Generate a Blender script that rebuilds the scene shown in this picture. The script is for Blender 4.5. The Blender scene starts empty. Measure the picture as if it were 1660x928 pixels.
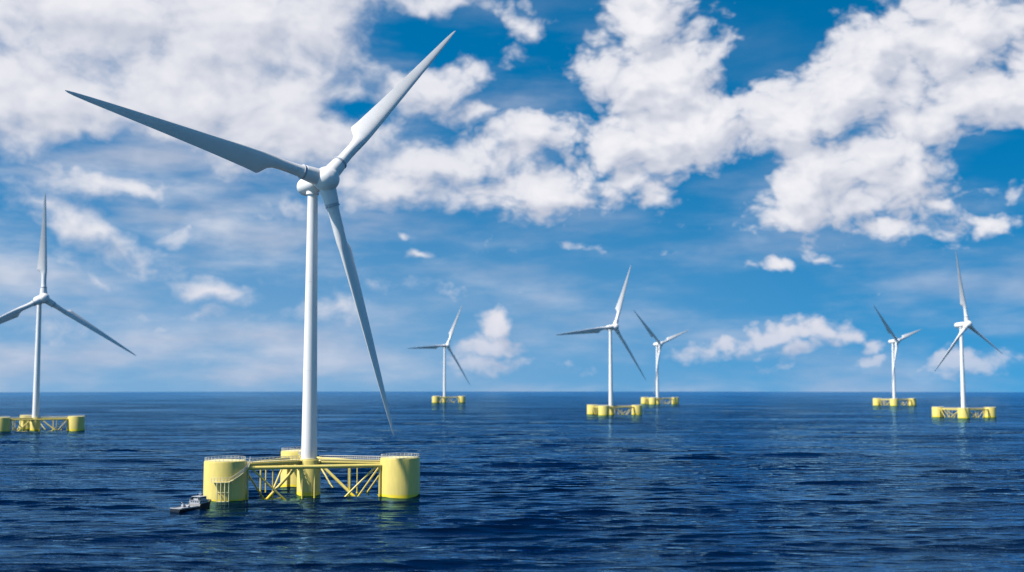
import bpy, math, random
import numpy as np
from mathutils import Vector, Matrix

PI = math.pi
R = math.radians
scene = bpy.context.scene
COL = scene.collection

# ------------------------------------------------------------------ camera
CAM_H = 33.0
F_PX = 1900.0                       # focal length in pixels of a 1660 px wide picture
PITCH = R(4.754)
cam_data = bpy.data.cameras.new('camera')
cam_data.sensor_width = 36.0
cam_data.lens = F_PX / 1660.0 * 36.0
cam_data.clip_start = 1.0
cam_data.clip_end = 60000.0
cam_data.dof.use_dof = True
cam_data.dof.focus_distance = 345.0
cam_data.dof.aperture_fstop = 0.062
cam = bpy.data.objects.new('camera', cam_data)
cam.location = (0, 0, CAM_H)
cam.rotation_euler = (PI / 2 + PITCH, 0, 0)
COL.objects.link(cam)
scene.camera = cam

# ------------------------------------------------------------------ light and exposure
SUN_AZ = R(-114.0)                  # clockwise from the view direction (+Y)
SUN_EL = R(50.0)
sun_data = bpy.data.lights.new('sun', 'SUN')
sun_data.energy = 5.0
sun_data.angle = R(0.5)
sun_data.color = (1.0, 0.965, 0.91)
sun = bpy.data.objects.new('sun', sun_data)
sd = Vector((math.sin(SUN_AZ) * math.cos(SUN_EL), math.cos(SUN_AZ) * math.cos(SUN_EL), math.sin(SUN_EL)))
sun.rotation_euler = sd.to_track_quat('Z', 'Y').to_euler()
sun.location = sd * 500
COL.objects.link(sun)

vs = scene.view_settings
vs.view_transform = 'Standard'
vs.look = 'None'
vs.exposure = 0.70
vs.gamma = 1.0
vs.use_curve_mapping = False

# ------------------------------------------------------------------ sky
def dir_of(px, py):
    x = (px - 830) / F_PX
    y = -(py - 464) / F_PX
    return Vector((x, math.cos(PITCH) - y * math.sin(PITCH), math.sin(PITCH) + y * math.cos(PITCH))).normalized()

def sky_uv(px, py):                 # azimuth and elevation, 19 units to the radian
    d = dir_of(px, py)
    return math.atan2(d.x, d.y) * 19.0, math.asin(d.z) * 19.0

# cloud masses: picture x, y, half width, half height, tilt in degrees, density
CLOUDS = [
    # big grey-white sheet, upper left
    (150, 20, 330, 130, 0, 1.0), (420, 40, 330, 120, 0, 1.0), (60, 150, 260, 120, 0, .95), (330, 150, 300, 100, 0, 1.0),
    (470, 200, 210, 90, 0, 1.0), (700, 10, 160, 50, 4, .8), (705, 130, 115, 50, 8, 1.0), (590, 120, 120, 60, 0, .6),
    (200, 298, 150, 34, 0, .85), (20, 260, 110, 60, 0, .55), (160, 385, 150, 42, -24, .75), (300, 362, 55, 30, 15, .75),
    (60, 330, 90, 40, -20, .6), (30, 420, 90, 60, 0, .35),
    # middle mass
    (780, 185, 75, 26, 0, .9), (865, 225, 105, 58, 0, 1.0), (720, 262, 150, 48, 4, .95), (640, 300, 120, 45, 0, .95), (860, 310, 130, 45, 0, 1.15),
    (560, 285, 110, 50, 0, .7), (940, 280, 60, 45, 20, .9), (845, 42, 52, 30, -8, .8), (900, 100, 26, 10, 0, .5),
    # tall cumulus right of the middle
    (1045, 25, 62, 75, 0, 1.4), (985, 105, 65, 55, 20, 1.1), (1085, 130, 115, 75, 0, 1.4), (1000, 225, 80, 60, 0, 1.2), (1110, 215, 130, 85, 0, 1.3),
    (1065, 315, 46, 28, 0, .9), (1160, 290, 60, 40, 0, .6), (1150, 175, 90, 70, 0, 1.2),
    # wide sheet at the right
    (1560, 60, 150, 120, 20, 1.15), (1400, 130, 230, 95, 24, 1.2), (1290, 200, 160, 95, 12, 1.2), (1560, 175, 200, 75, 14, 1.15),
    (1330, 285, 150, 85, -6, 1.2), (1460, 290, 140, 70, 0, 1.1), (1260, 350, 100, 35, -6, 1.05), (1450, 360, 95, 30, -6, .9), (1590, 300, 90, 20, 5, .85),
    (1660, 120, 80, 130, 0, .9), (1380, 370, 80, 22, 0, .7),
    # scraps
    (1610, 357, 48, 18, -4, 1.2), (1265, 431, 38, 15, 6, 1.1), (1325, 408, 36, 17, -25, .95), (1083, 413, 40, 8, 0, .6), (942, 397, 44, 12, -8, .65),
    (841, 467, 26, 8, 0, .5), (648, 378, 18, 9, 0, .75), (680, 411, 24, 10, 0, .7), (1290, 52, 24, 14, 20, .6), (1180, 62, 22, 10, 0, .4), (1505, 398, 60, 10, 0, .5),
    # low clouds over the sea
    (800, 532, 26, 28, 0, 1.2), (795, 562, 48, 22, 0, 1.1), (802, 588, 74, 16, 0, .9), (1240, 550, 160, 18, 4, .95), (1335, 545, 70, 22, 0, 1.0), (1180, 556, 100, 15, 6, .9), (1290, 566, 80, 20, 0, .75),
    (1300, 585, 100, 26, 0, .4), (1408, 592, 42, 13, 6, .95), (1424, 566, 26, 15, 0, .8), (1535, 585, 44, 20, 8, .95), (1620, 588, 55, 20, 0, .95), (1580, 594, 60, 14, 0, .9),
    (345, 473, 78, 20, -5, .8), (545, 505, 70, 32, 0, .7), (270, 535, 90, 24, 10, .5), (160, 455, 50, 24, -15, .6), (110, 560, 120, 22, 0, .45), (40, 480, 70, 24, 0, .5),
    (420, 560, 180, 24, 0, .38), (900, 605, 160, 18, 0, .3), (20, 395, 60, 30, 0, .4),
    # soft layers low on the left
    (120, 300, 240, 50, 0, .55), (260, 420, 260, 40, -8, .48), (120, 440, 200, 50, 0, .5), (330, 510, 260, 30, 4, .5), (80, 540, 200, 40, 0, .5), (420, 345, 150, 40, 0, .5), (560, 420, 120, 24, 0, .42), (480, 590, 300, 26, 0, .42),
    (1180, 240, 110, 50, 0, .5), (930, 330, 90, 30, 0, .5), (560, 250, 230, 70, 0, .7), (600, 110, 140, 60, 0, .5), (1010, 290, 120, 50, 0, .75), (480, 330, 130, 40, 0, .55), (60, 240, 200, 70, 0, .6),
    (640, 470, 200, 30, -4, .44), (860, 400, 180, 22, 0, .4), (700, 600, 260, 22, 0, .44), (960, 585, 140, 20, 0, .4), (350, 565, 300, 26, 0, .5), (1320, 600, 200, 16, 0, .42),
    # clear gaps
    (655, 62, 60, 34, -10, -.75), (570, 182, 40, 18, 0, -.55), (285, 340, 55, 22, 0, -.4), (190, 245, 90, 22, 0, -.4), (880, 155, 60, 30, 10, -.55),
    (1250, 90, 80, 26, 26, -.7), (1635, 265, 75, 28, 10, -1.0), (1185, 310, 55, 40, 20, -.6), (1245, 268, 60, 20, 25, -.45), (1130, 290, 30, 24, 0, -.4), (1330, 365, 30, 12, 0, -.2), (750, 60, 50, 30, 0, -.5), (1620, 100, 40, 18, 0, -.3), (1350, 215, 40, 14, 0, -.2),
    # clouds above and beside the frame, seen only in the water and by the light
    (-900, 100, 320, 120, 0, .9), (2700, -100, 320, 100, 0, .9), (-600, -900, 420, 130, 0, .8), (1900, -1200, 420, 150, 0, .8),
]

# bright unseen cloud banks added behind and beside the camera for neutral fill: azimuth, elevation, half width, half height in degrees
FILL_CLOUDS = [(-95, 14, 22, 9), (-152, 34, 22, 12), (-125, 45, 18, 9), (95, 16, 14, 5), (150, 52, 16, 9)]

world = bpy.data.worlds.new('World')
scene.world = world
world.use_nodes = True

class NT:
    """small helper that adds nodes and links to a tree"""
    def __init__(self, tree):
        self.t = tree
    def n(self, kind, **kw):
        nd = self.t.nodes.new(kind)
        for k, v in kw.items():
            setattr(nd, k, v)
        return nd
    def link(self, a, b):
        self.t.links.new(a, b)
    def put(self, sock, v):
        if hasattr(v, 'is_linked'):
            self.t.links.new(v, sock)
        else:
            sock.default_value = v
    def math(self, op, a, b=0.0, c=None, clamp=False):
        nd = self.n('ShaderNodeMath', operation=op, use_clamp=clamp)
        self.put(nd.inputs[0], a)
        self.put(nd.inputs[1], b)
        if c is not None:
            self.put(nd.inputs[2], c)
        return nd.outputs[0]
    def vmath(self, op, a, b=(0, 0, 0), scale=None):
        nd = self.n('ShaderNodeVectorMath', operation=op)
        self.put(nd.inputs[0], a)
        self.put(nd.inputs[1], b)
        if scale is not None:
            self.put(nd.inputs['Scale'], scale)
        return nd.outputs[0]
    def noise(self, vec, scale, detail=4.0, rough=0.5, lac=2.0, dist=0.0, colour=False):
        nd = self.n('ShaderNodeTexNoise', noise_dimensions='3D')
        self.put(nd.inputs['Vector'], vec)
        nd.inputs['Scale'].default_value = scale
        nd.inputs['Detail'].default_value = detail
        nd.inputs['Roughness'].default_value = rough
        nd.inputs['Lacunarity'].default_value = lac
        nd.inputs['Distortion'].default_value = dist
        return nd.outputs['Color'] if colour else nd.outputs['Fac']
    def smooth(self, v, a, b, lo=0.0, hi=1.0):
        nd = self.n('ShaderNodeMapRange', interpolation_type='SMOOTHSTEP')
        self.put(nd.inputs['Value'], v)
        nd.inputs['From Min'].default_value = a
        nd.inputs['From Max'].default_value = b
        nd.inputs['To Min'].default_value = lo
        nd.inputs['To Max'].default_value = hi
        return nd.outputs['Result']
    def mixc(self, f, a, b, mode='MIX'):
        nd = self.n('ShaderNodeMix', data_type='RGBA', blend_type=mode)
        self.put(nd.inputs[0], f)
        self.put(nd.inputs[6], a)
        self.put(nd.inputs[7], b)
        return nd.outputs[2]

def make_cloud_group():
    g = bpy.data.node_groups.new('cloud_density', 'ShaderNodeTree')
    g.interface.new_socket('P', in_out='INPUT', socket_type='NodeSocketVector')
    g.interface.new_socket('Fine', in_out='OUTPUT', socket_type='NodeSocketFloat')
    g.interface.new_socket('Soft', in_out='OUTPUT', socket_type='NodeSocketFloat')
    T = NT(g)
    gi = T.n('NodeGroupInput')
    go = T.n('NodeGroupOutput')
    P = gi.outputs[0]
    w = T.noise(P, 0.9, 3.0, 0.5, colour=True)
    w = T.vmath('SCALE', T.vmath('SUBTRACT', w, (0.5, 0.5, 0.5)), scale=0.75)
    w2 = T.noise(P, 3.2, 3.0, 0.55, colour=True)
    w2 = T.vmath('SCALE', T.vmath('SUBTRACT', w2, (0.5, 0.5, 0.5)), scale=0.22)
    Q = T.vmath('MULTIPLY', T.vmath('ADD', T.vmath('ADD', P, w), w2), (1, 1, 0))
    def blob(cx, cy, rx, ry, rot, direct=False):
        u, v = (cx, cy) if direct else sky_uv(cx, cy)
        m = T.n('ShaderNodeMapping', vector_type='TEXTURE')
        m.inputs['Location'].default_value = (u, v, 0)
        m.inputs['Rotation'].default_value = (0, 0, R(rot))
        k = 1.8 / 100.0
        m.inputs['Scale'].default_value = (rx * k, ry * k, 1)
        T.link(Q, m.inputs['Vector'])
        gr = T.n('ShaderNodeTexGradient', gradient_type='SPHERICAL')
        T.link(m.outputs[0], gr.inputs[0])
        return gr.outputs['Fac']
    total = 0.0
    for (cx, cy, rx, ry, rot, wt) in CLOUDS:
        if wt > 0:
            total = T.math('SMOOTH_MAX', total, T.math('MULTIPLY', blob(cx, cy, rx, ry, rot), wt), 0.04)
    dg = 19.0 * PI / 180
    for (a, e, ra, re) in FILL_CLOUDS:
        total = T.math('SMOOTH_MAX', total, blob(a * dg, e * dg, ra * dg * 100, re * dg * 100, 0, True), 0.04)
    for (cx, cy, rx, ry, rot, wt) in CLOUDS:
        if wt < 0:
            total = T.math('MULTIPLY_ADD', blob(cx, cy, rx, ry, rot), wt, total)
    px = T.n('ShaderNodeSeparateXYZ')
    T.link(P, px.inputs[0])
    amp = T.smooth(px.outputs[0], -3.0, 1.5, 0.78, 1.38)       # softer sheet to the left, crisper heaps to the right
    S = T.vmath('MULTIPLY', P, (1.0, 1.5, 1.0))
    S = T.vmath('ADD', S, w)
    vo = T.n('ShaderNodeTexVoronoi', feature='F1')
    T.link(S, vo.inputs['Vector'])
    vo.inputs['Scale'].default_value = 2.6
    vo.inputs['Detail'].default_value = 2.0
    vo.inputs['Roughness'].default_value = 0.55
    puff = T.math('MULTIPLY', T.math('SUBTRACT', 0.80, vo.outputs['Distance']), T.smooth(px.outputs[0], -2.5, 1.5, 0.08, 0.34))
    for k, det in enumerate((10.0, 2.2)):
        f1 = T.noise(S, 1.2, det, 0.60, 2.1)
        d = T.math('MULTIPLY_ADD', T.math('SUBTRACT', f1, 0.5), amp, total)
        T.link(T.math('ADD', d, puff) if k == 0 else d, go.inputs[k])
    return g

def build_world():
    tr = world.node_tree
    tr.nodes.clear()
    T = NT(tr)
    tc = T.n('ShaderNodeTexCoord')
    D = tc.outputs['Generated']
    sx = T.n('ShaderNodeSeparateXYZ')
    T.link(D, sx.inputs[0])
    az = T.math('MULTIPLY', T.math('ARCTAN2', sx.outputs[0], sx.outputs[1]), 19.0)
    el = T.math('MULTIPLY', T.math('ARCSINE', sx.outputs[2]), 19.0)
    cx = T.n('ShaderNodeCombineXYZ')
    T.link(az, cx.inputs[0])
    T.link(el, cx.inputs[1])
    P = cx.outputs[0]
    # clear sky
    sz = T.math('MULTIPLY_ADD', T.math('MAXIMUM', sx.outputs[2], 0.0), 1.1, 0.24)
    cd = T.n('ShaderNodeCombineXYZ')
    T.link(sx.outputs[0], cd.inputs[0])
    T.link(sx.outputs[1], cd.inputs[1])
    T.link(sz, cd.inputs[2])
    sky = T.n('ShaderNodeTexSky', sky_type='NISHITA')
    sky.sun_disc = False
    sky.sun_elevation = SUN_EL
    sky.sun_rotation = SUN_AZ % (2 * PI)
    sky.altitude = 0
    sky.air_density = 1.0
    sky.dust_density = 0.2
    sky.ozone_density = 2.0
    T.link(T.vmath('NORMALIZE', cd.outputs[0]), sky.inputs[0])
    hs = T.n('ShaderNodeHueSaturation')
    hs.inputs['Hue'].default_value = 0.490
    hs.inputs['Saturation'].default_value = 1.6
    hs.inputs['Value'].default_value = 1.1
    T.link(sky.outputs[0], hs.inputs['Color'])
    bg_sky = T.n('ShaderNodeBackground')
    T.link(hs.outputs[0], bg_sky.inputs[0])
    bg_sky.inputs[1].default_value = 0.073
    # clouds
    grp = make_cloud_group()
    def dens(vec):
        nd = T.n('ShaderNodeGroup')
        nd.node_tree = grp
        T.put(nd.inputs[0], vec)
        return nd.outputs
    d0, s0 = dens(P)
    s1 = dens(T.vmath('ADD', P, (-0.20, 0.30, 0.0)))[1]
    alpha = T.smooth(d0, 0.27, 0.80)
    relief = T.math('MULTIPLY_ADD', T.math('SUBTRACT', d0, s0), 0.16, T.math('SUBTRACT', s0, s1))
    lit = T.smooth(relief, -0.34, 0.26)
    thick = T.smooth(d0, 0.55, 1.35)
    # thin veil, stronger low and to the left
    V = T.vmath('MULTIPLY', P, (0.35, 1.3, 1.0))
    veil = T.smooth(T.noise(V, 0.8, 6.0, 0.55), 0.40, 0.72)
    low = T.smooth(el, 6.5, 0.3)
    left = T.math('MULTIPLY', T.smooth(az, 4.5, -5.0), T.smooth(az, -24.0, -13.0))
    veil = T.math('MULTIPLY', veil, T.smooth(el, 7.0, 4.5))
    vm = T.math('MULTIPLY', veil, T.math('MULTIPLY_ADD', T.math('MAXIMUM', T.math('MULTIPLY', low, 0.6), left), 0.70, 0.04))
    alpha = T.math('MULTIPLY', alpha, T.smooth(el, 0.0, 1.2, 0.55, 0.97))
    alpha = T.math('MAXIMUM', alpha, vm)
    shade_c = (0.52, 0.555, 0.66, 1)
    lit_c = (0.90, 0.89, 0.92, 1)
    c = T.mixc(T.math('MULTIPLY_ADD', lit, 0.62, T.math('MULTIPLY', thick, 0.38)), shade_c, lit_c)
    # distance: clouds near the horizon take on the colour of the air
    c = T.mixc(T.smooth(el, 2.2, 0.1, 0.0, 0.40), c, (0.60, 0.58, 0.70, 1))
    # pale air along the horizon
    hz = T.math('MULTIPLY', T.smooth(el, 4.0, 0.0), T.math('MULTIPLY', T.smooth(az, 8.0, -5.0, 0.12, 0.60), T.smooth(az, -24.0, -13.0, 0.2, 1.0)))
    alpha_h = T.math('SUBTRACT', 1.0, T.math('MULTIPLY', T.math('SUBTRACT', 1.0, alpha), T.math('SUBTRACT', 1.0, hz)))
    c = T.mixc(T.math('DIVIDE', alpha, T.math('MAXIMUM', alpha_h, 0.001)), (0.30, 0.46, 0.66, 1), c)
    alpha = alpha_h
    bg_c = T.n('ShaderNodeBackground')
    T.link(c, bg_c.inputs[0])
    bg_c.inputs[1].default_value = 0.64
    mx = T.n('ShaderNodeMixShader')
    T.link(alpha, mx.inputs[0])
    T.link(bg_sky.outputs[0], mx.inputs[1])
    T.link(bg_c.outputs[0], mx.inputs[2])
    out = T.n('ShaderNodeOutputWorld')
    T.link(mx.outputs[0], out.inputs[0])
build_world()
world.cycles.sampling_method = 'MANUAL'
world.cycles.sample_map_resolution = 512

# ------------------------------------------------------------------ materials
def paint(name, col, rough=0.4, spec=0.5, var=0.06, scale=0.35, metal=0.0, streak=0.0):
    m = bpy.data.materials.new(name)
    m.use_nodes = True
    T = NT(m.node_tree)
    b = m.node_tree.nodes['Principled BSDF']
    tc = T.n('ShaderNodeTexCoord')
    o = tc.outputs['Object']
    f = T.noise(o, scale, 6.0, 0.6)
    if streak:
        s = T.noise(T.vmath('MULTIPLY', o, (1.6, 1.6, 0.12)), 1.0, 5.0, 0.6)
        f = T.math('MULTIPLY_ADD', s, streak, T.math('MULTIPLY', f, 1 - streak))
    f = T.smooth(f, 0.3, 0.7)
    dark = tuple(c * (1 - 2 * var) for c in col) + (1,)
    lite = tuple(min(1, c * (1 + var)) for c in col) + (1,)
    T.link(T.mixc(f, dark, lite), b.inputs['Base Color'])
    T.link(T.smooth(f, 0, 1, rough * 0.85, rough * 1.2), b.inputs['Roughness'])
    b.inputs['Specular IOR Level'].default_value = spec
    b.inputs['Metallic'].default_value = metal
    return m

def yellow_paint():
    m = paint('yellow_marine_paint', (0.61, 0.48, 0.125), 0.42, 0.4, 0.05, 0.3, streak=0.6)
    T = NT(m.node_tree)
    b = m.node_tree.nodes['Principled BSDF']
    geo = T.n('ShaderNodeNewGeometry')
    sp = T.n('ShaderNodeSeparateXYZ')
    T.link(geo.outputs['Position'], sp.inputs[0])
    edge = T.math('MULTIPLY_ADD', T.math('SUBTRACT', T.noise(geo.outputs['Position'], 0.5, 4.0, 0.6), 0.5), 0.9, sp.outputs[2])
    wet = T.smooth(edge, 1.25, 0.85)                 # wet, weed-stained band at the waterline
    old = b.inputs['Base Color'].links[0].from_socket
    T.link(T.mixc(wet, old, (0.68, 0.50, 0.02, 1)), b.inputs['Base Color'])
    return m

M_WHITE = paint('white_tower_paint', (0.71, 0.675, 0.635), 0.38, 0.5, 0.03, 0.12, streak=0.5)
M_BLADE = paint('blade_gelcoat', (0.655, 0.625, 0.595), 0.32, 0.5, 0.03, 0.15)
M_GREY = paint('grey_seal_paint', (0.36, 0.37, 0.39), 0.45, 0.5, 0.05, 0.6)
M_DARK = paint('dark_gap_rubber', (0.06, 0.06, 0.065), 0.6, 0.3, 0.1, 0.6)
M_YEL = yellow_paint()
M_RAIL = paint('galvanised_rail', (0.52, 0.51, 0.45), 0.5, 0.4, 0.05, 0.6)
M_GRATE = paint('pale_deck_coating', (0.62, 0.54, 0.27), 0.6, 0.3, 0.07, 0.4)
M_BOLT = paint('dark_clamp_steel', (0.16, 0.12, 0.06), 0.5, 0.4, 0.1, 0.8)
M_HULL = paint('black_hull_paint', (0.018, 0.02, 0.026), 0.4, 0.5, 0.15, 0.6)
M_BDECK = paint('grey_deck_paint', (0.32, 0.325, 0.34), 0.6, 0.3, 0.1, 0.8)
M_BWHITE = paint('boat_grey_paint', (0.36, 0.36, 0.37), 0.4, 0.5, 0.06, 0.8)
M_GLASS = paint('dark_window_glass', (0.02, 0.026, 0.034), 0.08, 0.6, 0.1, 0.8)
M_RUBBER = paint('black_fender_rubber', (0.02, 0.02, 0.02), 0.8, 0.2, 0.1, 0.8)

# ------------------------------------------------------------------ mesh helpers
class MB:
    def __init__(self):
        self.v = []
        self.f = []
    def add(self, vs, fs):
        o = len(self.v)
        self.v += [tuple(p) for p in vs]
        self.f += [tuple(i + o for i in q) for q in fs]
        return self
    def lathe(self, prof, n=32, axis='Z', org=(0, 0, 0), cap=True):
        vs = []
        for (r, z) in prof:
            for i in range(n):
                a = 2 * PI * i / n
                c, s = r * math.cos(a), r * math.sin(a)
                p = (c, s, z) if axis == 'Z' else ((s, z, c) if axis == 'Y' else (z, c, s))
                vs.append((p[0] + org[0], p[1] + org[1], p[2] + org[2]))
        fs = []
        for j in range(len(prof) - 1):
            for i in range(n):
                k = (i + 1) % n
                fs.append((j * n + i, j * n + k, (j + 1) * n + k, (j + 1) * n + i))
        if cap:
            fs.append(tuple(range(n))[::-1])
            fs.append(tuple((len(prof) - 1) * n + i for i in range(n)))
        return self.add(vs, fs)
    def tube(self, a, b, r, n=10, r2=None):
        a, b = Vector(a), Vector(b)
        d = (b - a).normalized()
        q = d.to_track_quat('Z', 'Y')
        r2 = r if r2 is None else r2
        vs = []
        for (p, rr) in ((a, r), (b, r2)):
            for i in range(n):
                t = 2 * PI * i / n
                vs.append(p + q @ Vector((rr * math.cos(t), rr * math.sin(t), 0)))
        fs = [(i, (i + 1) % n, n + (i + 1) % n, n + i) for i in range(n)]
        fs += [tuple(range(n))[::-1], tuple(range(n, 2 * n))]
        return self.add(vs, fs)
    def path(self, pts, r, n=6):
        for a, b in zip(pts[:-1], pts[1:]):
            self.tube(a, b, r, n)
        return self
    def box(self, c, s, rotz=0.0, taper=1.0):
        vs = []
        cr, sr = math.cos(rotz), math.sin(rotz)
        for z in (-1, 1):
            t = 1.0 if z < 0 else taper
            for (x, y) in ((-1, -1), (1, -1), (1, 1), (-1, 1)):
                X, Y = x * s[0] / 2 * t, y * s[1] / 2 * t
                vs.append((c[0] + X * cr - Y * sr, c[1] + X * sr + Y * cr, c[2] + z * s[2] / 2))
        fs = [(3, 2, 1, 0), (4, 5, 6, 7), (0, 1, 5, 4), (1, 2, 6, 5), (2, 3, 7, 6), (3, 0, 4, 7)]
        return self.add(vs, fs)
    def mesh(self, name, mat, smooth=True, angle=35):
        me = bpy.data.meshes.new(name)
        me.from_pydata(self.v, [], self.f)
        me.materials.append(mat)
        me.update()
        if smooth:
            me.shade_smooth()
            me.set_sharp_from_angle(angle=R(angle))
        return me

def put(name, mesh, parent=None, loc=(0, 0, 0), mat=None, rotz=0.0):
    o = bpy.data.objects.new(name, mesh)
    COL.objects.link(o)
    if parent:
        o.parent = parent
    if mat is not None:
        o.matrix_local = mat
    else:
        o.location = loc
        o.rotation_euler = (0, 0, rotz)
    return o

# ------------------------------------------------------------------ the sea
def swell_components():
    rng = np.random.default_rng(11)
    lam = np.concatenate([np.exp(np.linspace(math.log(2.4), math.log(8.0), 60)),
                          np.exp(np.linspace(math.log(8.3), math.log(28.0), 56)),
                          np.exp(np.linspace(math.log(30.0), math.log(80.0), 18))])
    lam = lam * rng.uniform(0.96, 1.04, lam.size)
    k = 2 * PI / lam
    spread = np.where(lam < 8, 0.24, 0.14)
    th = -PI / 2 + 0.10 + rng.normal(0, 1, lam.size) * spread    # travels towards the camera, a little across
    slope = np.where(lam < 8, 0.0225, np.where(lam < 29, 0.0185, 0.0100))
    return lam, k, np.cos(th) * k, np.sin(th) * k, slope / k, rng.uniform(0, 2 * PI, lam.size)

def build_sea():
    d = [45.0]
    while d[-1] < 13000:
        x = d[-1]
        pix = x * x / (CAM_H * F_PX * 1024 / 1660)
        d.append(x + max(0.35, 0.16 * pix if x < 2600 else 0.6 * pix))
    rad = np.array(d)
    fine = np.radians(np.arange(-31, 31.0001, 0.075))
    coarse = np.radians(np.linspace(31, 329, 75)[1:-1])
    ang = np.concatenate([fine, coarse])
    dang = np.concatenate([np.full(fine.size, R(0.075)), np.full(coarse.size, R(4.0))])
    A, D = np.meshgrid(ang, rad)
    X = (D * np.sin(A)).astype(np.float64).ravel()
    Y = (D * np.cos(A)).astype(np.float64).ravel()
    dr = np.gradient(rad)
    spr = np.repeat(dr, ang.size)
    spa = (D * dang[None, :]).ravel()
    near = D.ravel()
    Z = np.zeros_like(X)
    DX = np.zeros_like(X)
    DY = np.zeros_like(X)
    lam, k, kx, ky, amp, ph = swell_components()
    sa, ca = np.sin(A).ravel(), np.cos(A).ravel()
    for i in range(lam.size):
        kr = np.abs(kx[i] * sa + ky[i] * ca)
        kt = np.abs(kx[i] * ca - ky[i] * sa)
        q = np.maximum(kr * spr, kt * spa) / PI           # 1 at the mesh's own limit
        w = np.clip((0.62 - q) / 0.3, 0, 1)
        ok = w > 0
        p = kx[i] * X[ok] + ky[i] * Y[ok] + ph[i]
        s, c = np.sin(p), np.cos(p)
        a = amp[i] * w[ok]
        Z[ok] += a * c
        DX[ok] -= 0.95 * a * s * kx[i] / k[i]
        DY[ok] -= 0.95 * a * s * ky[i] / k[i]
    # gusts: calmer and rougher patches
    g = 1.0 + 0.22 * np.sin(X / 61 + 1.1 * np.sin(Y / 83)) * np.sin(Y / 97 + 0.7 + 0.9 * np.sin(X / 120))
    Z *= g
    far = np.maximum(near - 2500.0, 0)
    drop = -far ** 2 / (2 * 692000.0)                      # the earth falls away
    co = np.stack([X + DX * g, Y + DY * g, Z + drop], 1)
    n, mcols = rad.size, ang.size
    co = np.vstack([co, [[0, 0, 0]]])
    i = np.arange(n - 1)[:, None] * mcols
    j = np.arange(mcols)[None, :]
    jn = (j + 1) % mcols
    quads = np.stack([i + j, i + mcols + j, i + mcols + jn, i + jn], -1).reshape(-1, 4)
    quads = quads[:, ::-1]
    jj = np.arange(mcols)
    tris = np.stack([np.full(mcols, n * mcols), (jj + 1) % mcols, jj], 1)
    quads = quads[:, ::-1]
    me = bpy.data.meshes.new('sea')
    me.vertices.add(len(co))
    me.vertices.foreach_set('co', co.astype(np.float32).ravel())
    loops = np.concatenate([quads.ravel(), tris.ravel()]).astype(np.int32)
    me.loops.add(loops.size)
    me.loops.foreach_set('vertex_index', loops)
    npoly = len(quads) + len(tris)
    start = np.concatenate([np.arange(len(quads)) * 4, len(quads) * 4 + np.arange(len(tris)) * 3]).astype(np.int32)
    me.polygons.add(npoly)
    me.polygons.foreach_set('loop_start', start)
    me.update(calc_edges=True)
    me.validate()
    me.shade_smooth()
    if me.polygons[len(quads) // 2].normal.z < 0:
        me.flip_normals()
    m = bpy.data.materials.new('sea_water')
    m.use_nodes = True
    T = NT(m.node_tree)
    m.node_tree.nodes.clear()
    geo = T.n('ShaderNodeNewGeometry')
    P = geo.outputs['Position']
    p1 = T.vmath('MULTIPLY', P, (0.15, 1.0, 1.0))
    n1 = T.noise(p1, 0.42, 2.0, 0.5, dist=0.5)
    n2 = T.noise(p1, 1.5, 3.0, 0.55, dist=0.3)
    hgt = T.math('MULTIPLY_ADD', n2, 0.62, T.math('MULTIPLY', n1, 1.8))
    bp = T.n('ShaderNodeBump')
    far = T.n('ShaderNodeVectorMath', operation='LENGTH')
    T.link(P, far.inputs[0])
    gust = T.noise(T.vmath('MULTIPLY', P, (0.004, 0.016, 0.0)), 1.0, 5.0, 0.65, dist=0.6)
    gust = T.smooth(gust, 0.34, 0.66, 0.35, 1.15)
    T.link(T.math('MULTIPLY', gust, T.math('MULTIPLY', T.smooth(far.outputs['Value'], 260, 1200, 0.40, 0.72), T.smooth(far.outputs['Value'], 500, 4500, 1.0, 0.33))), bp.inputs['Strength'])
    bp.inputs['Distance'].default_value = 1.0
    bp.inputs['Filter Width'].default_value = 0.01
    T.link(hgt, bp.inputs['Height'])
    body = T.n('ShaderNodeBsdfDiffuse')
    body.inputs['Color'].default_value = (0.0002, 0.0022, 0.011, 1)
    gl = T.n('ShaderNodeBsdfGlossy')
    gl.inputs['Color'].default_value = (0.35, 0.71, 1.0, 1)
    gl.inputs['Roughness'].default_value = 0.025
    T.link(bp.outputs[0], gl.inputs['Normal'])
    fr = T.n('ShaderNodeFresnel')
    fr.inputs['IOR'].default_value = 1.333
    T.link(bp.outputs[0], fr.inputs['Normal'])
    mx = T.n('ShaderNodeMixShader')
    T.link(fr.outputs[0], mx.inputs[0])
    T.link(body.outputs[0], mx.inputs[1])
    T.link(gl.outputs[0], mx.inputs[2])
    out = T.n('ShaderNodeOutputMaterial')
    T.link(mx.outputs[0], out.inputs[0])
    me.materials.append(m)
    o = bpy.data.objects.new('sea', me)
    o['kind'] = 'structure'
    o['label'] = 'deep blue rippled open sea reaching the horizon'
    COL.objects.link(o)
build_sea()

# ------------------------------------------------------------------ the floating wind turbine
HUB_H = 92.6
OVER = 7.0
TILT = R(4.0)
CONE = R(-1.0)
BLADE_R = 79.2
PLAT_R = 28.5
COL_R = 5.75
COL_H = 11.3
MID_R = 3.45
MID_H = 10.3

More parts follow.
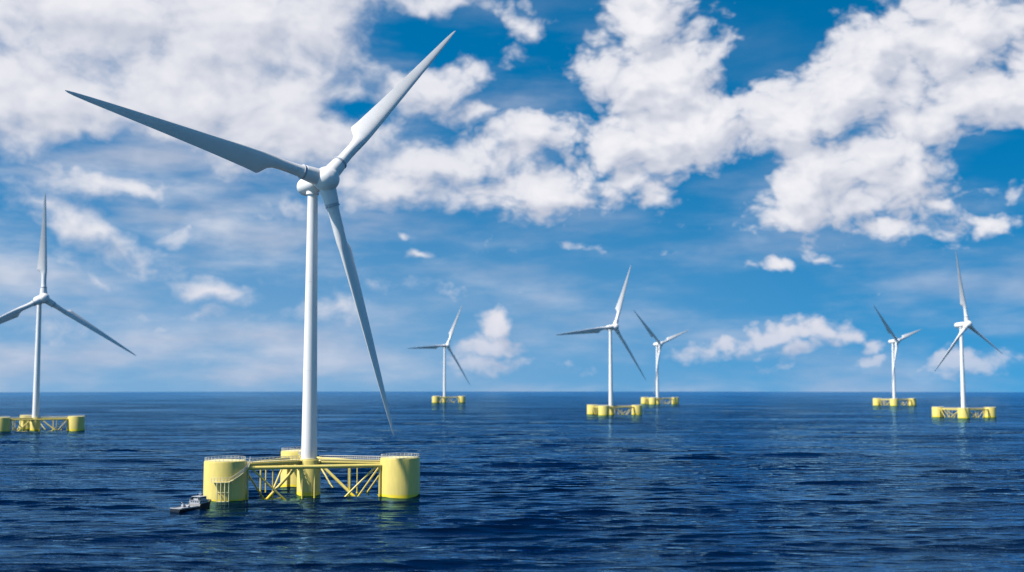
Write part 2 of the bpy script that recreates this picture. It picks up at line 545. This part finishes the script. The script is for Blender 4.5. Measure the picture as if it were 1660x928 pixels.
def blade_mesh():
    """blade along +Z, leading edge towards -X, windward face +Y"""
    st = [  # r, chord, thickness, leading edge x, twist
        (6.9, 4.1, 4.1, 2.05, 0), (8.5, 4.05, 4.05, 2.03, 0), (9.1, 3.7, 3.7, 1.85, 0), (12.0, 3.5, 3.5, 1.75, 2), (15.0, 3.5, 3.3, 1.8, 6),
        (17.6, 3.8, 3.0, 1.95, 11), (19.0, 4.5, 2.75, 2.0, 14), (20.0, 5.6, 2.5, 2.05, 16), (20.8, 6.6, 2.3, 2.05, 17), (21.5, 7.0, 2.2, 2.05, 16.8), (22.3, 6.95, 2.1, 2.05, 16.5),
        (23.6, 6.7, 2.0, 2.02, 16), (26.5, 6.35, 1.75, 1.95, 14.5), (31, 5.8, 1.45, 1.8, 12), (37, 5.1, 1.15, 1.6, 9.5), (44, 4.4, .92, 1.4, 7),
        (52, 3.6, .68, 1.15, 5), (60, 2.85, .5, .9, 3.5), (67, 2.15, .36, .65, 2.2), (72.5, 1.6, .26, .42, 1.5), (76.5, 1.05, .17, .2, 1), (78.4, .6, .1, .03, .8), (79.2, .14, .04, -.1, .7)]
    n = 28
    vs = []
    for (z, c, t, le, tw) in st:
        round_ = max(0.0, min(1.0, (t / c - 0.35) / 0.55))
        for i in range(n):
            a = 2 * PI * i / n
            xc, yc = math.cos(a), math.sin(a)                      # circle
            x01 = (1 - xc) / 2                                     # 0 at leading edge
            th = 5 * (0.2969 * math.sqrt(x01) - 0.126 * x01 - 0.3516 * x01 ** 2 + 0.2843 * x01 ** 3 - 0.1015 * x01 ** 4)
            ya = (1 if yc >= 0 else -1) * th * 1.0
            yy = (yc * 0.5 * round_ + ya * (1 - round_)) * t
            if yc < 0 and round_ < 0.5:
                yy *= 1.1
            xx = le - c * x01
            b = R(tw * 0.78 + 14.0 * min(1.0, max(0.0, (z - 9) / 10)))          # twist plus blade pitch
            xx *= 0.95
            vs.append((-(xx * math.cos(b) - yy * math.sin(b)), xx * math.sin(b) + yy * math.cos(b), z))
    fs = []
    for j in range(len(st) - 1):
        for i in range(n):
            k = (i + 1) % n
            fs.append((j * n + i, j * n + k, (j + 1) * n + k, (j + 1) * n + i))
    fs.append(tuple(range(n))[::-1])
    fs.append(tuple((len(st) - 1) * n + i for i in range(n)))
    mb = MB().add(vs, [q[::-1] for q in fs])
    return mb.mesh('blade', M_BLADE, True, 60)

ME = {}
ME['blade'] = blade_mesh()
ME['blade_root_sleeve'] = MB().lathe([(2.5, 2.2), (2.5, 3.0), (2.2, 7.3), (2.1, 7.4)], 32).mesh('blade_root_sleeve', M_BLADE)
ME['blade_root_ring'] = MB().lathe([(2.0, 7.38), (2.08, 7.4), (2.08, 7.8), (2.25, 7.85), (2.25, 8.25), (2.0, 8.3)], 32).mesh('blade_root_ring', M_GREY)

def ball(r, y0, y1, n, ry, cy, sgn=1):
    return [(r * math.sqrt(max(0.0, 1 - ((y0 + (y1 - y0) * i / n - cy) / ry) ** 2)), y0 + (y1 - y0) * i / n) for i in range(n + 1)]
hp = [(2.3, -2.9), (2.7, -2.75)] + ball(3.75, -2.2, 4.78, 20, 4.1, 0.7)
hp[-1] = (0.05, 4.8)
ME['hub'] = MB().lathe(hp, 40, 'Y').mesh('hub', M_WHITE)
npf = [(0.05, -13.9)] + [(2.75 * math.sin(i / 8 * PI / 2), -13.9 + 3.0 * (1 - math.cos(i / 8 * PI / 2))) for i in range(1, 9)]
npf += [(2.85, -8.0), (2.8, -3.9), (2.55, -3.5)]
ME['nacelle'] = MB().lathe(npf, 36, 'Y').mesh('nacelle', M_WHITE)
ME['main_bearing'] = MB().lathe([(2.2, -3.55), (2.2, -2.85)], 32, 'Y').mesh('main_bearing', M_DARK)

tp = [(2.30, MID_H - 2.2)]
for i in range(13):
    t = i / 12
    tp.append((2.30 + (1.50 - 2.30) * t, MID_H + (HUB_H - 2.3 - MID_H) * t))
ME['tower'] = MB().lathe(tp, 40).mesh('tower', M_WHITE)
ME['yaw_collar'] = MB().lathe([(1.62, HUB_H - 3.3), (1.95, HUB_H - 3.2), (1.95, HUB_H - 2.5), (1.8, HUB_H - 1.9)], 36).mesh('yaw_collar', M_WHITE)
for q, t in enumerate((0.33, 0.66)):
    r_ = 2.30 - .80 * t
    z_ = MID_H + (HUB_H - 2.3 - MID_H) * t
    ME['tower_seam%d' % q] = MB().lathe([(r_ - .05, z_ - .1), (r_ + .035, z_ - .1), (r_ + .025, z_ + .1), (r_ - .05, z_ + .1)], 40).mesh('tower_seam', M_WHITE)
ME['tower_flange'] = MB().lathe([(2.65, MID_H), (2.65, MID_H + .28), (2.3, MID_H + .34)], 36).mesh('tower_flange', M_GRATE)
ME['central_column'] = MB().lathe([(MID_R, -9), (MID_R, MID_H - .25), (MID_R - .12, MID_H - .02), (2.4, MID_H)], 48).mesh('central_column', M_YEL)
for q, z_ in enumerate((MID_H - .62, MID_H - 2.0)):
    ME['clamp%d' % q] = MB().box((MID_R + .25, 0, z_), (.7, 2.1, .55)).mesh('beam_clamp', M_BOLT, False)
ME['outer_column'] = MB().lathe([(COL_R, -9), (COL_R, COL_H - .35), (COL_R - .1, COL_H - .1), (COL_R - .4, COL_H)], 64).mesh('outer_column', M_YEL)
ME['column_deck'] = MB().lathe([(COL_R - .42, COL_H + .01), (COL_R - .42, COL_H + .07)], 64).mesh('column_deck', M_GRATE)

def rail_ring(rad, z, n, h=1.15, r=.05, skip=()):
    mb = MB()
    P = [Vector((rad * math.cos(2 * PI * i / n), rad * math.sin(2 * PI * i / n), z)) for i in range(n)]
    for i in range(n):
        if i in skip:
            continue
        mb.tube(P[i], P[i] + Vector((0, 0, h)), r, 6)
        q = (i + 1) % n
        if q in skip:
            continue
        for hh in (h, h * .55):
            mb.tube(P[i] + Vector((0, 0, hh)), P[q] + Vector((0, 0, hh)), r * .9, 6)
    return mb
ME['railing'] = rail_ring(COL_R - .25, COL_H - .1, 30, 1.0, .04).mesh('railing', M_RAIL)
def cpos(i, a=0.0):
    return Vector((PLAT_R * math.cos(a + i * 2 * PI / 3), PLAT_R * math.sin(a + i * 2 * PI / 3), 0))
def lerp(a, b, t):
    return a + (b - a) * t
def up(v, z):
    return Vector((v.x, v.y, z))

TOPZ = 9.15
def member_meshes():
    """members of one spoke and one side of the truss; turned by 120 degrees for the others"""
    out = []
    A, B, O = cpos(0), cpos(1), Vector((0, 0, 0))
    d = (A - O).normalized()
    a0, a1 = d * (MID_R - .2), d * (PLAT_R - COL_R + .2)
    out.append(('radial_beam', MB().tube(up(a0, TOPZ + .55), up(a1, TOPZ + .55), .68, 18)))
    out.append(('radial_beam', MB().tube(up(a0, -.85), up(a1, -.85), .6, 16)))
    out.append(('brace', MB().tube(up(d * (MID_R + .3), TOPZ - .2), up(d * 14.6, -.5), .46, 14)))
    out.append(('brace', MB().tube(up(d * (PLAT_R - COL_R - .3), TOPZ - .1), up(d * 15.4, -.5), .27, 12)))
    out.append(('post', MB().tube(up(d * 12.6, TOPZ + .3), up(d * 12.6, -1), .19, 10)))
    e = (B - A).normalized()
    n_ = Vector((-e.y, e.x, 0))
    if n_.dot(A) < 0:
        n_ = -n_
    off = n_ * 1.2                                      # beam axis a little outside the column centres
    b0, b1 = A + e * (COL_R - .35) + off, B - e * (COL_R - .35) + off
    out.append(('perimeter_beam', MB().tube(up(b0, TOPZ), up(b1, TOPZ), .56, 18)))
    out.append(('perimeter_beam', MB().tube(up(b0, -.72), up(b1, -.72), .5, 16)))
    L = (b1 - b0)
    for t0, t1, r in ((.045, .30, .29), (.955, .70, .29)):
        out.append(('brace', MB().tube(up(b0 + L * t0, TOPZ - .1), up(b0 + L * t1, -.45), r, 12)))
    for t0, r in ((.018, .3), (.982, .36), (.50, .27), (.41, .2)):
        out.append(('post', MB().tube(up(b0 + L * t0, TOPZ), up(b0 + L * t0, -1), r, 12)))
    # catwalk beside the upper spoke
    s = Vector((-d.y, d.x, 0))
    w0, w1 = d * (MID_R + .3), d * (PLAT_R - COL_R + .1)
    dk = MB()
    for q in (-.75, .75):
        dk.tube(up(w0 + s * q, TOPZ + 1.22), up(w1 + s * q, TOPZ + 1.22), .1, 8)
    for k in range(30):
        p = lerp(w0, w1, k / 29)
        dk.tube(up(p - s * .75, TOPZ + 1.3), up(p + s * .75, TOPZ + 1.3), .09, 6)
    out.append(('catwalk', dk))
    rl = MB()
    m_ = 14
    for q in (-.8, .8):
        for k in range(m_ + 1):
            p = lerp(w0, w1, k / m_) + s * q
            rl.tube(up(p, TOPZ + 1.2), up(p, TOPZ + 2.35), .05, 6)
        for hh in (2.35, 1.8):
            rl.tube(up(w0 + s * q, TOPZ + hh), up(w1 + s * q, TOPZ + hh), .045, 6)
    out.append(('catwalk_railing', rl))
    return out
MATS = {'catwalk': M_GRATE, 'catwalk_railing': M_RAIL}
MEMBERS = [(n, mb.mesh(n, MATS.get(n, M_YEL))) for n, mb in member_meshes()]

def landing_meshes(ang):
    """boat landing and stair wrapped on a column; ang = direction that faces the camera, in the column's frame"""
    C = lambda a, r, z: Vector((r * math.cos(a), r * math.sin(a), z))
    fr = MB()
    a_l, a_r = ang - .30, ang + .16                     # left and right as the camera sees it
    r0 = COL_R + 1.15
    zt = 5.7
    na = 4
    for k in range(na):
        a = lerp(a_l, a_r, k / (na - 1))
        fr.tube(C(a, r0, -1.2), C(a, r0, zt), .15, 8)
    for z in (.6, 3.0, zt):
        for k in range(na - 1):
            fr.tube(C(lerp(a_l, a_r, k / (na - 1)), r0, z), C(lerp(a_l, a_r, (k + 1) / (na - 1)), r0, z), .14, 8)
    for a in (a_l, a_r):
        for z in (.6, 3.0, zt):
            fr.tube(C(a, r0, z), C(a, COL_R - .2, z), .12, 8)
    for z in np.arange(.3, zt, .45):
        am = lerp(a_l, a_r, .5)
        fr.tube(C(am - .05, r0 - .1, z), C(am + .05, r0 - .1, z), .05, 6)
    lan = fr.mesh('boat_landing', M_GRATE)
    pl = MB()
    vs, fs = [], []
    a0, a1 = ang - .55, ang + .2
    for k in range(9):
        a = lerp(a0, a1, k / 8)
        for (r, z) in ((COL_R - .05, zt), (r0 + .1, zt), (r0 + .1, zt + .15), (COL_R - .05, zt + .15)):
            vs.append(C(a, r, z))
    for k in range(8):
        for q in range(4):
            fs.append((k * 4 + q, k * 4 + (q + 1) % 4, k * 4 + 4 + (q + 1) % 4, k * 4 + 4 + q))
    fs += [(0, 1, 2, 3), (35, 34, 33, 32)]
    pl.add(vs, fs)
    plm = pl.mesh('landing_platform', M_GRATE)
    lr = MB()
    for k in range(7):
        a = lerp(a0, a1, k / 6)
        lr.tube(C(a, r0, zt), C(a, r0, zt + 1.3), .055, 6)
        if k < 6:
            b = lerp(a0, a1, (k + 1) / 6)
            for hh in (.65, 1.3):
                lr.tube(C(a, r0, zt + hh), C(b, r0, zt + hh), .05, 6)
    lrm = lr.mesh('landing_railing', M_RAIL)
    stp = MB()
    srl = MB()
    n = 26
    s0, s1 = ang + .2, ang + 1.62
    prev = None
    for k in range(n + 1):
        t = k / n
        a = lerp(s0, s1, t)
        z = lerp(zt + .1, COL_H - .25, t)
        i_, o_ = C(a, COL_R - .05, z), C(a, COL_R + 1.0, z)
        if k < n:
            a2 = lerp(s0, s1, (k + 1.1) / n)
            j_, p_ = C(a2, COL_R - .05, z), C(a2, COL_R + 1.0, z)
            dz = Vector((0, 0, .07))
            stp.add([i_, o_, p_, j_, i_ + dz, o_ + dz, p_ + dz, j_ + dz],
                    [(3, 2, 1, 0), (4, 5, 6, 7), (0, 1, 5, 4), (1, 2, 6, 5), (2, 3, 7, 6), (3, 0, 4, 7)])
        if prev:
            for (A_, B_) in zip(prev, (i_, o_)):
                stp.tube(A_, B_, .15, 6)
            for hh in (.6, 1.15):
                srl.tube(prev[1] + Vector((0, 0, hh)), o_ + Vector((0, 0, hh)), .055, 6)
        if k % 3 == 0:
            srl.tube(o_, o_ + Vector((0, 0, 1.15)), .05, 6)
        prev = (i_, o_)
    return lan, plm, lrm, stp.mesh('stairway', M_GRATE, False), srl.mesh('stair_railing', M_RAIL)

def make_turbine(label, x, y, scale, plat, yaw, phi, dphi, dr, landing=False, zs=0.87):
    root = bpy.data.objects.new('floating_wind_turbine', None)
    root.empty_display_size = 5
    COL.objects.link(root)
    root.location = (x, y, 0)
    root.scale = (scale, scale, scale)
    root['label'] = label
    root['category'] = 'wind turbine'
    root['group'] = 'wind turbines floating on yellow platforms'
    for i in range(3):
        a = R(plat) + i * 2 * PI / 3
        c = put('outer_column', ME['outer_column'], root, (PLAT_R * math.cos(a), PLAT_R * math.sin(a), 0), rotz=a + i * 1.3)
        c.scale.z = zs
        put('column_deck', ME['column_deck'], c)
        put('railing', ME['railing'], c)
        if landing and i == 2:
            cw = Vector((x, y, 0)) + scale * Vector((PLAT_R * math.cos(a), PLAT_R * math.sin(a), 0))
            face = math.atan2(-cw.y, -cw.x) - (a + i * 1.3)
            for nm, me in zip(('boat_landing', 'landing_platform', 'landing_railing', 'stairway', 'stair_railing'), landing_meshes(face)):
                put(nm, me, c)
        for nm, me in MEMBERS:
            put(nm, me, root, rotz=a).scale.z = zs
    mid = put('central_column', ME['central_column'], root)
    mid.scale.z = zs
    put('tower_flange', ME['tower_flange'], mid)
    for i in range(3):
        for q in range(2):
            put('beam_clamp', ME['clamp%d' % q], mid, rotz=R(plat) + i * 2 * PI / 3)
    tw = put('tower', ME['tower'], root)
    put('tower_seam', ME['tower_seam0'], tw)
    put('tower_seam', ME['tower_seam1'], tw)
    put('yaw_collar', ME['yaw_collar'], tw)
    p = R(yaw)
    N0 = Vector((math.sin(p), -math.cos(p), 0))
    rt = Vector((math.cos(p), math.sin(p), 0))
    N = N0 * math.cos(TILT) + Vector((0, 0, math.sin(TILT)))
    U = Vector((0, 0, math.cos(TILT))) - N0 * math.sin(TILT)
    hubp = Vector((0, 0, HUB_H)) + N * OVER
    def frame(xa, ya, za, loc):
        m = Matrix((xa, ya, za)).transposed().to_4x4()
        m.translation = loc
        return m
    fh = frame(-rt, N, U, hubp)
    nac = put('nacelle', ME['nacelle'], root, mat=fh)
    put('main_bearing', ME['main_bearing'], nac)
    put('hub', ME['hub'], root, mat=fh)
    for k in range(3):
        a = R(phi + dphi[k]) + k * 2 * PI / 3
        dd = (U * math.cos(a) + rt * math.sin(a))
        z = dd * math.cos(CONE) + N * math.sin(CONE)
        yy = (N - z * N.dot(z)).normalized()
        xx = yy.cross(z)                        # trailing edge side; the rotor turns clockwise as seen from the wind
        bl = put('blade', ME['blade'], root, mat=frame(xx, yy, z, hubp) @ Matrix.Diagonal((1, 1, 1 + dr[k], 1)))
        put('blade_root_sleeve', ME['blade_root_sleeve'], bl)
        put('blade_root_ring', ME['blade_root_ring'], bl)
    return root

make_turbine('huge white turbine towering over the sea with a small boat moored at its platform', -60.7, 353.5, 1.01, -14, 41.1, 282.5, (-1.43, .51, .92), (-.013, -.010, .007), True, 1.0)
make_turbine('white turbine with one blade upright and its yellow platform partly cut off by the frame', -336.8, 833.4, 1.0, 2, 44, 1.0, (.3, -1.5, 1.0), (-.03, .02, 0))
make_turbine('smallest white turbine, standing alone on the sea beside a low towering cloud', -118.9, 2072.7, 1.071, 3, 39.4, 26.1, (1.08, -.66, -.43), (-.018, .028, -.006))
make_turbine('larger of the two white turbines whose yellow platforms nearly touch, one blade level', 105.2, 1252.9, 1.0, 10, 37.5, 383.3, (.65, 0, -.62), (-.047, -.09, .033))
make_turbine('smaller of the two white turbines whose yellow platforms nearly touch, upper blades a Y', 236.8, 1915.9, 1.044, 8, 41.9, 313.3, (-.65, -1.34, 1.99), (-.038, -.006, .042))
make_turbine('small turbine with upper blades spread like a Y, beside a larger one with upright blade', 580.0, 1786.2, 1.043, -109, 41.6, 316.4, (-2.28, -1.05, 3.33), (-.06, -.001, .04))
make_turbine('white turbine with its long nacelle seen side on and one blade straight up', 441.0, 1150.6, .974, -111, 40, 354.5, (1.04, -1.48, .44), (-.039, -.07, .065))

# ------------------------------------------------------------------ the service boat
def make_boat():
    root = bpy.data.objects.new('service_boat', None)
    COL.objects.link(root)
    root.location = (-84.2, 313.0, 0.0)
    root.scale = (.76, .76, .58)
    root.rotation_euler = (0, 0, PI / 2 - R(26))        # bow (+X) away from the camera
    root['label'] = 'small black hulled service boat with grey white cabins moored beside the yellow column'
    root['category'] = 'boat'
    # hull by stations: x, half beam at deck, half beam at waterline, deck z
    st = [(-9.0, 2.25, 2.0, 1.05), (-8.4, 2.45, 2.2, 1.05), (-5, 2.6, 2.4, 1.05), (0.2, 2.65, 2.5, 1.1), (0.9, 2.65, 2.5, 2.3), (3.5, 2.6, 2.35, 2.4), (6.0, 2.15, 1.6, 2.65), (7.8, 1.3, .75, 2.95), (9.0, .25, .1, 3.2)]
    vs, fs = [], []
    for (x, hd, hw, z) in st:
        xr = .35 if x > 6 else 0
        vs += [(x, -hd, z), (x - xr, -hw, 0), (x - xr * 2, -hw * .7, -.9), (x - xr * 2, hw * .7, -.9), (x - xr, hw, 0), (x, hd, z)]
    for j in range(len(st) - 1):
        for q in range(5):
            fs.append((j * 6 + q, j * 6 + q + 1, j * 6 + 6 + q + 1, j * 6 + 6 + q))
        fs.append((j * 6 + 5, j * 6, j * 6 + 6, j * 6 + 11))
    fs += [(5, 4, 3, 2, 1, 0), tuple((len(st) - 1) * 6 + q for q in range(6))]
    put('hull', MB().add(vs, fs).mesh('hull', M_HULL, True, 25), root)
    put('aft_deck', MB().box((-4.15, 0, 1.12), (8.6, 4.4, .16)).mesh('aft_deck', M_BDECK, False), root)
    bw = MB()
    for s in (-1, 1):
        bw.box((-4.2, s * 2.48, 1.32), (8.8, .14, .42))
    bw.box((-8.7, 0, 1.32), (.14, 4.7, .42))
    put('bulwark', bw.mesh('bulwark', M_BDECK, False), root)
    fb = MB()
    for s in (-1, 1):
        for (xa, ya, za), (xb, yb, zb) in zip([(.9, 2.66, 2.2), (3.5, 2.62, 2.3), (6, 2.17, 2.55), (7.8, 1.32, 2.85)], [(3.5, 2.62, 2.3), (6, 2.17, 2.55), (7.8, 1.32, 2.85), (9.05, .1, 3.15)]):
            fb.tube((xa, s * ya, za), (xb, s * yb, zb), .2, 8)
    put('bow_fender', fb.mesh('bow_fender', M_RUBBER), root)
    cab = put('cabin', MB().box((3.1, 0, 2.95), (4.6, 4.5, 1.7)).box((3.1, 0, 3.84), (4.9, 4.8, .1)).mesh('cabin', M_BWHITE, False), root)
    for y_ in (-1.45, -.5, .5, 1.45):
        put('window', MB().box((.785, y_, 3.15), (.05, .55, .5)).mesh('window', M_GLASS, False), cab)
    for s in (-1, 1):
        for x_ in (1.7, 2.9, 4.1):
            put('window', MB().box((x_, s * 2.265, 3.15), (.6, .05, .5)).mesh('window', M_GLASS, False), cab)
    put('door', MB().box((.78, 0, 2.35), (.06, .7, .0 + 1.0)).mesh('door', M_GREY, False), cab)
    wh = put('wheelhouse', MB().box((3.3, 0, 4.6), (3.4, 3.5, 1.45), taper=.94).box((3.3, 0, 5.37), (3.8, 3.9, .12)).mesh('wheelhouse', M_BWHITE, False), root)
    for y_ in (-1.15, 0, 1.15):
        put('window', MB().box((1.63, y_, 4.85), (.06, .95, .55)).mesh('window', M_GLASS, False), wh)
        put('window', MB().box((4.97, y_, 4.85), (.06, .95, .55)).mesh('window', M_GLASS, False), wh)
    for s in (-1, 1):
        for x_ in (2.4, 3.4, 4.4):
            put('window', MB().box((x_, s * 1.71, 4.85), (.8, .06, .55)).mesh('window', M_GLASS, False), wh)
    ms = put('mast', MB().tube((3.6, 0, 5.4), (3.6, 0, 7.4), .09, 8).tube((3.6, -.8, 6.6), (3.6, .8, 6.6), .05, 6).tube((2.6, .9, 5.4), (2.6, .9, 6.9), .03, 6).mesh('mast', M_BWHITE), root)
    put('radar', MB().box((3.6, 0, 6.25), (.18, 1.2, .14)).mesh('radar', M_BWHITE, False), ms)
    for s in (-1, 1):
        put('funnel', MB().box((1.25, s * 1.75, 4.45), (.7, .6, 1.2), taper=.85).mesh('funnel', M_HULL, False), root)
    put('deck_winch', MB().box((-2.6, .3, 1.45), (1.2, 1.6, .5)).tube((-2.6, -.6, 1.85), (-2.6, 1.2, 1.85), .35, 12).mesh('deck_winch', M_BWHITE), root)
    cr = MB().tube((-3.6, 1.2, 1.2), (-3.6, 1.2, 3.0), .28, 10).tube((-3.6, 1.2, 2.9), (-5.0, .6, 3.5), .12, 8).box((-3.6, 1.2, 1.9), (.9, .9, 1.0))
    put('deck_crane', cr.mesh('deck_crane', M_BWHITE), root)
    rl = MB()
    pts = [(-8.6, -2.4, 1.5), (-8.6, 2.4, 1.5)]
    for s in (-1, 1):
        P_ = [(.95, s * 2.3, 2.4), (-.4, s * 2.4, 1.5), (-2.5, s * 2.45, 1.5)]
        for a, b in zip(P_[:-1], P_[1:]):
            rl.tube(Vector(a) + Vector((0, 0, .8)), Vector(b) + Vector((0, 0, .8)), .035, 6)
        for a in P_:
            rl.tube(a, Vector(a) + Vector((0, 0, .8)), .035, 6)
    for s in (-1, 1):
        P_ = [Vector((1.0, s * 2.2, 3.9)), Vector((5.3, s * 2.2, 3.9))]
        rl.tube(P_[0] + Vector((0, 0, .75)), P_[1] + Vector((0, 0, .75)), .035, 6)
        for t in (0, .25, .5, .75, 1):
            q = lerp(P_[0], P_[1], t)
            rl.tube(q, q + Vector((0, 0, .75)), .03, 6)
    put('handrail', rl.mesh('handrail', M_BWHITE), root)
    for k, x_ in enumerate((-7, -4.6, -2.2)):
        for s in (-1, 1):
            put('tyre_fender', MB().lathe([(.25, -.16), (.5, -.16), (.56, 0), (.5, .16), (.25, .16)], 16, 'Y', (x_, s * 2.68, .6)).mesh('tyre_fender', M_RUBBER), root)
make_boat()
